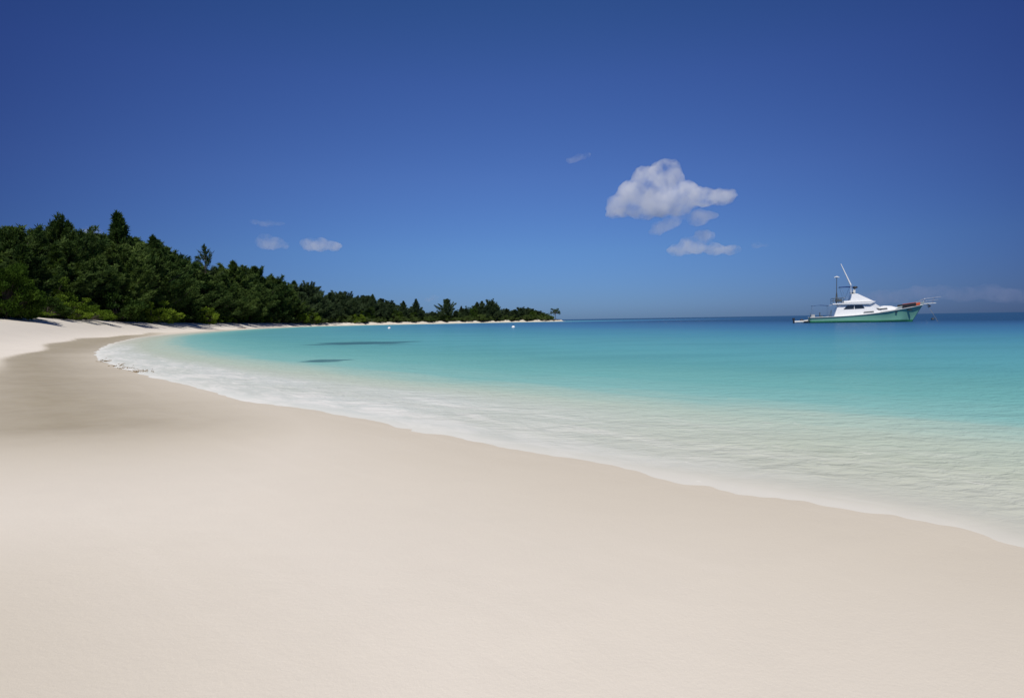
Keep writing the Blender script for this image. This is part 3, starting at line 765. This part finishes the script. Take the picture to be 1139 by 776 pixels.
# rub rail, white
bm = bmesh.new()
for sg in (-1, 1):
    pr = [(a[0], sg * (a[2] + .03), a[1] - .02) for a in ST]
    path(bm, pr, .055, 6)
build('rub_rail', bm, M_cream, boat)
bm = bmesh.new()
for xx, zz_, lx in ((12.9, 1.62, .28), (14.9, 1.95, .75)):
    for sg in (-1, 1): box(bm, (xx, sg * (half(xx) - .19 * (sheer(xx) - zz_)), zz_), (lx, .12, .13))
build('porthole', bm, M_black, boat)
# deckhouse
bm = bmesh.new()
prism(bm, [(3.75, 1.02), (4.4, 3.05), (9.2, 3.05), (10.7, 1.66), (9.0, 1.42), (6.5, 1.2)], -1.85, 1.85, -1.6, 1.6)
house = build('deckhouse', bm, M_white, boat, bevel=.05)
for sg in (-1, 1):
    bm = bmesh.new()
    for pr in ([(5.15, 2.22), (5.75, 2.86), (6.75, 2.88), (6.75, 2.26)], [(6.85, 2.26), (6.85, 2.88), (8.0, 2.9), (8.35, 2.34)]):
        yq = lambda z_: sg * (1.85 - .25 * (z_ - 1.02) / 2.03)
        A_ = [bm.verts.new((a, yq(b) - sg * .02, b)) for a, b in pr]; B_ = [bm.verts.new((a, yq(b) + sg * .025, b)) for a, b in pr]
        bm.faces.new(A_); bm.faces.new(B_)
        for i in range(4): bm.faces.new((A_[i], A_[(i + 1) % 4], B_[(i + 1) % 4], B_[i]))
    build('side_window', bm, M_glass, house)
bm = bmesh.new(); prism(bm, [(8.15, 1.62), (8.2, 1.75), (9.6, 1.87), (9.7, 1.72)], -1.87, 1.87); build('side_vent', bm, M_dgrey, house)
bm = bmesh.new()
prism(bm, [(9.3, 2.84), (9.55, 2.88), (10.42, 2.06), (10.25, 1.98)], -1.25, 1.25); build('front_window', bm, M_glass, house)
# trunk cabin on the foredeck
bm = bmesh.new(); prism(bm, [(10.0, 1.62), (10.0, 2.42), (11.3, 2.72), (12.3, 2.66), (13.6, 2.22), (13.6, 2.1)], -1.45, 1.45, -1.15, 1.15)
fc = build('fore_cabin', bm, M_white, boat, bevel=.06)
bm = bmesh.new(); prism(bm, [(10.15, 2.02), (10.15, 2.2), (11.6, 2.36), (11.75, 2.22)], -1.43, 1.43); build('cabin_window', bm, M_dgrey, fc)
# roof brow over the deckhouse
bm = bmesh.new(); prism(bm, [(3.5, 3.05), (3.5, 3.24), (9.3, 3.46), (9.9, 3.52), (9.9, 3.42), (9.2, 3.05)], -1.95, 1.95)
roof = build('flybridge_deck', bm, M_white, boat, bevel=.03)
# flybridge with its sloping front
bm = bmesh.new(); prism(bm, [(5.1, 3.34), (5.1, 3.62), (6.3, 3.7), (6.5, 4.85), (7.3, 4.85), (9.75, 3.50)], -1.5, 1.5, -1.3, 1.3)
fb = build('flybridge', bm, M_white, boat, bevel=.05)
bm = bmesh.new(); prism(bm, [(6.55, 4.852), (6.4, 5.08), (6.48, 5.1), (7.1, 4.852)], -1.1, 1.1); build('windscreen', bm, M_glass, fb)
bm = bmesh.new(); box(bm, (6.95, 0, 5.15), (.38, .5, .8)); build('helm_pod', bm, M_cream, fb, bevel=.05)
bm = bmesh.new(); box(bm, (4.6, .0, 3.78), (.9, 2.4, .42)); build('helm_seat', bm, M_dgrey, fb, bevel=.08)
# sloping wing that runs from the flybridge down to the foredeck
bm = bmesh.new()
prism(bm, [(8.5, 3.42), (9.35, 3.42), (10.9, 2.42), (9.75, 2.3)], -1.66, -1.50); prism(bm, [(8.5, 3.42), (9.35, 3.42), (10.9, 2.42), (9.75, 2.3)], 1.50, 1.66)
build('cabin_wing', bm, M_white, boat)
bm = bmesh.new()
for sg in (-1, 1):
    path(bm, [(3.6, sg * 1.75, 4.15), (5.4, sg * 1.7, 4.2)], .03); path(bm, [(3.6, sg * 1.75, 3.75), (5.2, sg * 1.7, 3.8)], .025)
    for xx in (3.6, 4.4, 5.2): bar(bm, (xx, sg * 1.74, 3.24), (xx, sg * 1.74, 4.17), .03)
path(bm, [(3.6, -1.75, 4.15), (3.6, 1.75, 4.15)], .03); path(bm, [(3.6, -1.75, 3.75), (3.6, 1.75, 3.75)], .025)
build('flybridge_rail', bm, M_dgrey, boat)
# bimini with its frame, radar cover
bm = bmesh.new()
nx, ny = 9, 9
G = [[bm.verts.new((4.7 + 1.95 * i / 8, -1.35 + 2.7 * j / 8, 5.95 + .16 * math.cos((j - 4) / 4 * 1.4) + .05 * math.sin(i / 8 * 3.1))) for j in range(9)] for i in range(9)]
for i in range(8):
    for j in range(8): bm.faces.new((G[i][j], G[i + 1][j], G[i + 1][j + 1], G[i][j + 1]))
r_ = bmesh.ops.solidify(bm, geom=bm.faces[:], thickness=.42)
bim = build('bimini_top', bm, M_blue, boat, True)
bm = bmesh.new()
for sg in (-1, 1):
    bar(bm, (4.9, sg * 1.3, 5.95), (5.5, sg * 1.5, 3.9), .022); bar(bm, (6.4, sg * 1.3, 5.95), (5.7, sg * 1.5, 3.95), .022)
build('bimini_frame', bm, M_steel, bim)
bm = bmesh.new(); bar(bm, (7.05, 0, 5.5), (7.05, 0, 5.78), .14); build('radar_post', bm, M_white, boat)
bm = bmesh.new(); bmesh.ops.create_uvsphere(bm, u_segments=20, v_segments=10, radius=.42, matrix=Matrix.Translation((7.1, 0, 5.95)) @ Matrix.Diagonal((1, 1.1, .5, 1))); build('radar_dome', bm, M_black, boat, True)
# mast with crosstree
bm = bmesh.new(); bar(bm, (4.25, -.5, 3.3), (4.25, -.5, 7.75), .075, 8, .05)
for a_ in (-.35, .35): bar(bm, (4.25 + a_ * .6, -.5, 3.6), (4.25, -.5, 5.6), .03)
mast = build('mast', bm, M_dgrey, boat)
bm = bmesh.new(); bar(bm, (3.85, -.5, 7.72), (4.65, -.5, 7.72), .06); bar(bm, (4.0, -.5, 7.78), (4.5, -.5, 7.78), .10, 10); build('crosstree', bm, M_cream, mast)
bm = bmesh.new(); bar(bm, (4.25, -.5, 7.8), (4.25, -.5, 7.95), .12, 10, .08); build('masthead_light', bm, M_white, mast)
bm = bmesh.new(); bar(bm, (6.35, -1.25, 4.7), (6.3, -1.25, 6.3), .06); bar(bm, (6.3, -1.25, 6.3), (4.75, -1.35, 9.95), .14, 8, .06); build('whip_antenna', bm, M_white, boat)
# cockpit awning on poles
bm = bmesh.new(); G = [[bm.verts.new((.35 + 2.8 * i / 6, -1.5 + 3.0 * j / 6, 3.08 - .12 * abs(i - 3) / 3 - .05 * (j - 3)**2 / 9)) for j in range(7)] for i in range(7)]
for i in range(6):
    for j in range(6): bm.faces.new((G[i][j], G[i + 1][j], G[i + 1][j + 1], G[i][j + 1]))
bmesh.ops.solidify(bm, geom=bm.faces[:], thickness=.26)
aw = build('cockpit_awning', bm, M_blue, boat, True)
bm = bmesh.new()
for xx, sg in ((.5, -1), (.5, 1), (3.0, -1), (3.0, 1)): bar(bm, (xx, sg * 1.45, .95), (xx, sg * 1.45, 3.0), .018)
path(bm, [(3.1, -1.4, 2.95), (3.9, -1.4, 3.2)], .02); path(bm, [(3.1, 1.4, 2.95), (3.9, 1.4, 3.2)], .02)
build('awning_pole', bm, M_steel, aw)
# cockpit gear
bm = bmesh.new(); box(bm, (1.9, -.4, 1.15), (.55, .6, .12)); box(bm, (1.68, -.4, 1.5), (.12, .6, .6)); bar(bm, (1.9, -.4, .95), (1.9, -.4, 1.15), .07); build('fishing_chair', bm, M_dgrey, boat, bevel=.02)
bm = bmesh.new(); box(bm, (.55, -1.0, 1.2), (.55, .9, .5)); build('bait_locker', bm, M_grey, boat, bevel=.04)
bm = bmesh.new()
for xx, tl in ((3.0, .25), (3.2, .15)): bar(bm, (xx, -2.1, 1.05), (xx + tl, -2.15, 2.15), .03)
bar(bm, (.15, -1.9, .95), (.05, -1.95, 1.75), .03); build('rod_holder', bm, M_dgrey, boat)
bm = bmesh.new(); box(bm, (-.45, 0, .28), (.9, 3.4, .10)); build('swim_platform', bm, M_dgrey, boat, bevel=.02)
# bow: pulpit, rails, anchor
bm = bmesh.new(); prism(bm, [(16.7, 2.86), (16.7, 3.0), (18.7, 3.08), (18.9, 3.0), (18.7, 2.96)], -.32, .32); build('bow_pulpit', bm, M_cream, boat)
bm = bmesh.new()
for sg in (-1, 1):
    path(bm, [(15.9, sg * .95, 3.1), (17.3, sg * .55, 3.75), (19.5, sg * .28, 4.0)], .035)
    path(bm, [(17.2, sg * .5, 3.35), (19.1, sg * .28, 3.55)], .028)
    for a_, b_, zt in ((17.3, .5, 3.75), (18.6, .34, 3.9)): bar(bm, (a_ - .25, sg * min(b_, .32), 3.0), (a_, sg * b_ * .95, zt), .03)
path(bm, [(19.5, -.28, 4.0), (19.5, .28, 4.0)], .035)
build('bow_rail', bm, M_steel, boat)
bm = bmesh.new(); bar(bm, (17.6, 0, 2.9), (18.1, 0, 2.55), .06); bar(bm, (18.1, 0, 2.55), (17.9, .3, 2.35), .07, 6, .03); bar(bm, (18.1, 0, 2.55), (17.9, -.3, 2.35), .07, 6, .03); box(bm, (17.95, 0, 2.5), (.35, .4, .14)); build('anchor', bm, M_black, boat)
bm = bmesh.new(); path(bm, [(17.5, 0, 2.8), (18.3, 0, 1.6), (19.0, 0, .3), (19.3, 0, -.3)], .02, 5); build('anchor_line', bm, M_rope, boat)

# tender at the stern
tl = boat.location + fw * -1.25 + Vector((0, 0, 0)) - Vector((-fw.y, fw.x, 0)) * .6
dg = empty('dinghy', tl, HEAD + R(6)); dg.scale = (.72, .85, .9)
tag(dg, 'small white dinghy with dark motors tied at the yacht stern', 'dinghy')
bm = bmesh.new(); DS = [(-1.5, .40, .75), (-.6, .42, .82), (.5, .46, .74), (1.15, .55, .42), (1.5, .62, .06)]
for sg in (-1, 1):
    G = [[bm.verts.new((a, sg * b * t_, z_)) for t_, z_ in ((.05, -.12), (.75, 0.0), (1.0, h_), (.85, h_ + .02), (.7, .12), (.02, .06))] for a, h_, b in DS]
    for i in range(len(G) - 1):
        for k in range(5): bm.faces.new((G[i][k], G[i + 1][k], G[i + 1][k + 1], G[i][k + 1]))
box(bm, (-1.5, 0, .18), (.07, 1.4, .46))
build('hull', bm, M_cream, dg, True)
bm = bmesh.new(); box(bm, (-.5, 0, .34), (.28, 1.3, .05)); build('thwart', bm, M_cream, dg)
for yy_ in (-.34, .34):
    bm = bmesh.new(); box(bm, (-1.72, yy_, .78), (.42, .32, .42)); bar(bm, (-1.72, yy_, .6), (-1.76, yy_, -.25), .09); 
    ob = build('outboard_motor', bm, M_black, dg, bevel=.03)
bm = bmesh.new(); bmesh.ops.create_icosphere(bm, subdivisions=2, radius=.34, matrix=Matrix.Translation((.1, .05, .48)) @ Matrix.Diagonal((1.3, 1, .9, 1))); build('dark_bag', bm, paint('dark_bag', (.05, .035, .03), .8, .3), dg, True)

# ------------------------------------------------------------------ clouds: real volumes far off
def cloud_mat(name, dens, nscale, thr, soft, col=(1, 1, 1), aniso=.25, emis=0):
    m, nt, nd, ln = new_mat(name)
    tc = N(nt, 'ShaderNodeTexCoord')
    n1 = noise(nt, tc.outputs['Object'], nscale, 6, .62, .3)
    f = maprange(nt, n1, thr, thr + soft)
    v = N(nt, 'ShaderNodeVolumePrincipled'); v.inputs['Color'].default_value = (*col, 1); v.inputs['Anisotropy'].default_value = aniso
    ln.new(math_n(nt, 'MULTIPLY', f, dens), v.inputs['Density'])
    out(nt, None, v.outputs[0]); return m
def cloud(puffs, D, mat, label, group=None, vox=10.0, amp=14.0, flat=.8, seed=1, depth=.8):
    """puffs: (px, py, radius in px, vertical squash)"""
    r_ = random.Random(seed)
    cpx = sum(p_[0] for p_ in puffs) / len(puffs); cpy = sum(p_[1] for p_ in puffs) / len(puffs)
    O = at_depth(cpx, cpy, D); bm = bmesh.new()
    for px, py, rp, sq in puffs:
        c_ = at_depth(px, py, D) - O; rr = rp * D / FPX
        bmesh.ops.create_icosphere(bm, subdivisions=3, radius=rr, matrix=Matrix.Translation(c_ + Vector((0, r_.uniform(-.3, .3) * rr, 0))) @ Matrix.Diagonal((1, depth, sq, 1)))
    me = bpy.data.meshes.new('cloud'); bm.to_mesh(me); bm.free(); me.materials.append(mat)
    o = link('cloud', me); o.location = O
    md = o.modifiers.new('remesh', 'REMESH'); md.mode = 'VOXEL'; md.voxel_size = vox
    for sc_, am in ((amp * 4, amp * 1.3), (amp * 1.5, amp * .7)):
        tx = bpy.data.textures.new('puff', 'CLOUDS'); tx.noise_scale = sc_; tx.noise_depth = 3
        dm = o.modifiers.new('puff', 'DISPLACE'); dm.texture = tx; dm.strength = am * 2; dm.mid_level = .52; dm.texture_coords = 'LOCAL'
    tag(o, label, 'cloud', group); return o
DC = 2500.0
big = [(722, 205, 22, .9), (740, 198, 20, 1.0), (706, 218, 22, .8), (690, 228, 18, .7), (735, 222, 26, .75), (760, 220, 22, .7), (782, 221, 18, .6), (803, 218, 16, .6), (812, 216, 9, .7), (745, 188, 10, .9), (733, 190, 11, .9), (684, 238, 12, .4), (716, 234, 20, .5), (752, 232, 18, .5)]
cloud(big, DC, cloud_mat('cumulus_vapour', .028, .014, .33, .36), 'large white cumulus cloud alone in the blue sky above the bay', vox=9, amp=13, seed=3)
cloud([(735, 252, 11, .55), (748, 243, 12, .7), (728, 258, 8, .4), (775, 243, 14, .6), (790, 240, 10, .5)], DC, cloud_mat('thin_vapour', .013, .014, .34, .3), 'thin grey fringe of vapour hanging under the large cumulus', vox=9, amp=12, seed=4)
cloud([(754, 278, 13, .5), (774, 275, 14, .55), (795, 277, 14, .5), (814, 277, 12, .45), (784, 262, 12, .6), (768, 269, 11, .6)], DC, cloud_mat('low_cumulus_vapour', .024, .016, .32, .4), 'smaller flat white cloud just below the large cumulus', vox=9, amp=9, seed=5)
cloud([(344, 271, 11, .65), (357, 272, 13, .6), (371, 274, 11, .5)], DC, cloud_mat('small_cloud_vapour', .030, .022, .34, .4), 'brighter of the two small clouds over the wood, the right one', vox=7, amp=8, seed=6)
cloud([(294, 268, 10, .85), (305, 271, 12, .65), (314, 273, 8, .5)], DC, cloud_mat('faint_cloud_vapour', .018, .02, .34, .4), 'fainter of the two small clouds over the wood, the left one', vox=7, amp=8, seed=7)
cloud([(285, 247, 8, .35), (298, 248, 11, .35), (312, 249, 7, .3)], DC, cloud_mat('wisp_vapour', .009, .02, .38, .3), 'very faint wisp above the two small clouds over the wood', vox=7, amp=6, seed=8)
cloud([(636, 178, 7, .5), (645, 175, 8, .5), (653, 173, 5, .6)], DC, cloud_mat('wisp_vapour_b', .012, .02, .38, .3), 'faint wisp up left of the large cumulus', vox=7, amp=6, seed=9)
cloud([(842, 272, 7, .5), (850, 273, 6, .4)], DC, cloud_mat('wisp_vapour_c', .009, .02, .38, .3), 'faint wisp right of the flat cloud below the cumulus', vox=7, amp=6, seed=10)
cloud([(98, 257, 9, .6), (108, 258, 8, .6), (112, 262, 6, .6)], DC, cloud_mat('tree_cloud_vapour', .022, .018, .38, .3), 'small white cloud peeping over the left treetops', vox=7, amp=7, seed=11)
cloud([(483, 331, 7, .5), (476, 333, 5, .5)], DC, cloud_mat('wisp_vapour_d', .012, .02, .38, .3), 'tiny pale cloud low over the gap in the far wood', vox=6, amp=5, seed=12)
DH = 9000.0
cloud([(960 + 22 * i, 333 - 9 * math.sin(min(i, 7) * .35) + (i % 3), 20, .42) for i in range(12)], DH, cloud_mat('horizon_haze_vapour', .0008, .0035, .30, .4, (.80, .80, .92)), 'long mauve bank of haze low on the horizon behind the yacht', vox=40, amp=40, seed=13, depth=.9)

# ------------------------------------------------------------------ render settings
scn.view_settings.view_transform = 'Standard'; scn.view_settings.look = 'None'; scn.view_settings.exposure = 0; scn.view_settings.gamma = 1
cy = scn.cycles
cy.use_denoising = True
cy.max_bounces = 8; cy.diffuse_bounces = 3; cy.glossy_bounces = 3; cy.transparent_max_bounces = 16; cy.volume_bounces = 8
cy.sample_clamp_indirect = 6.0
cy.caustics_reflective = False; cy.caustics_refractive = False
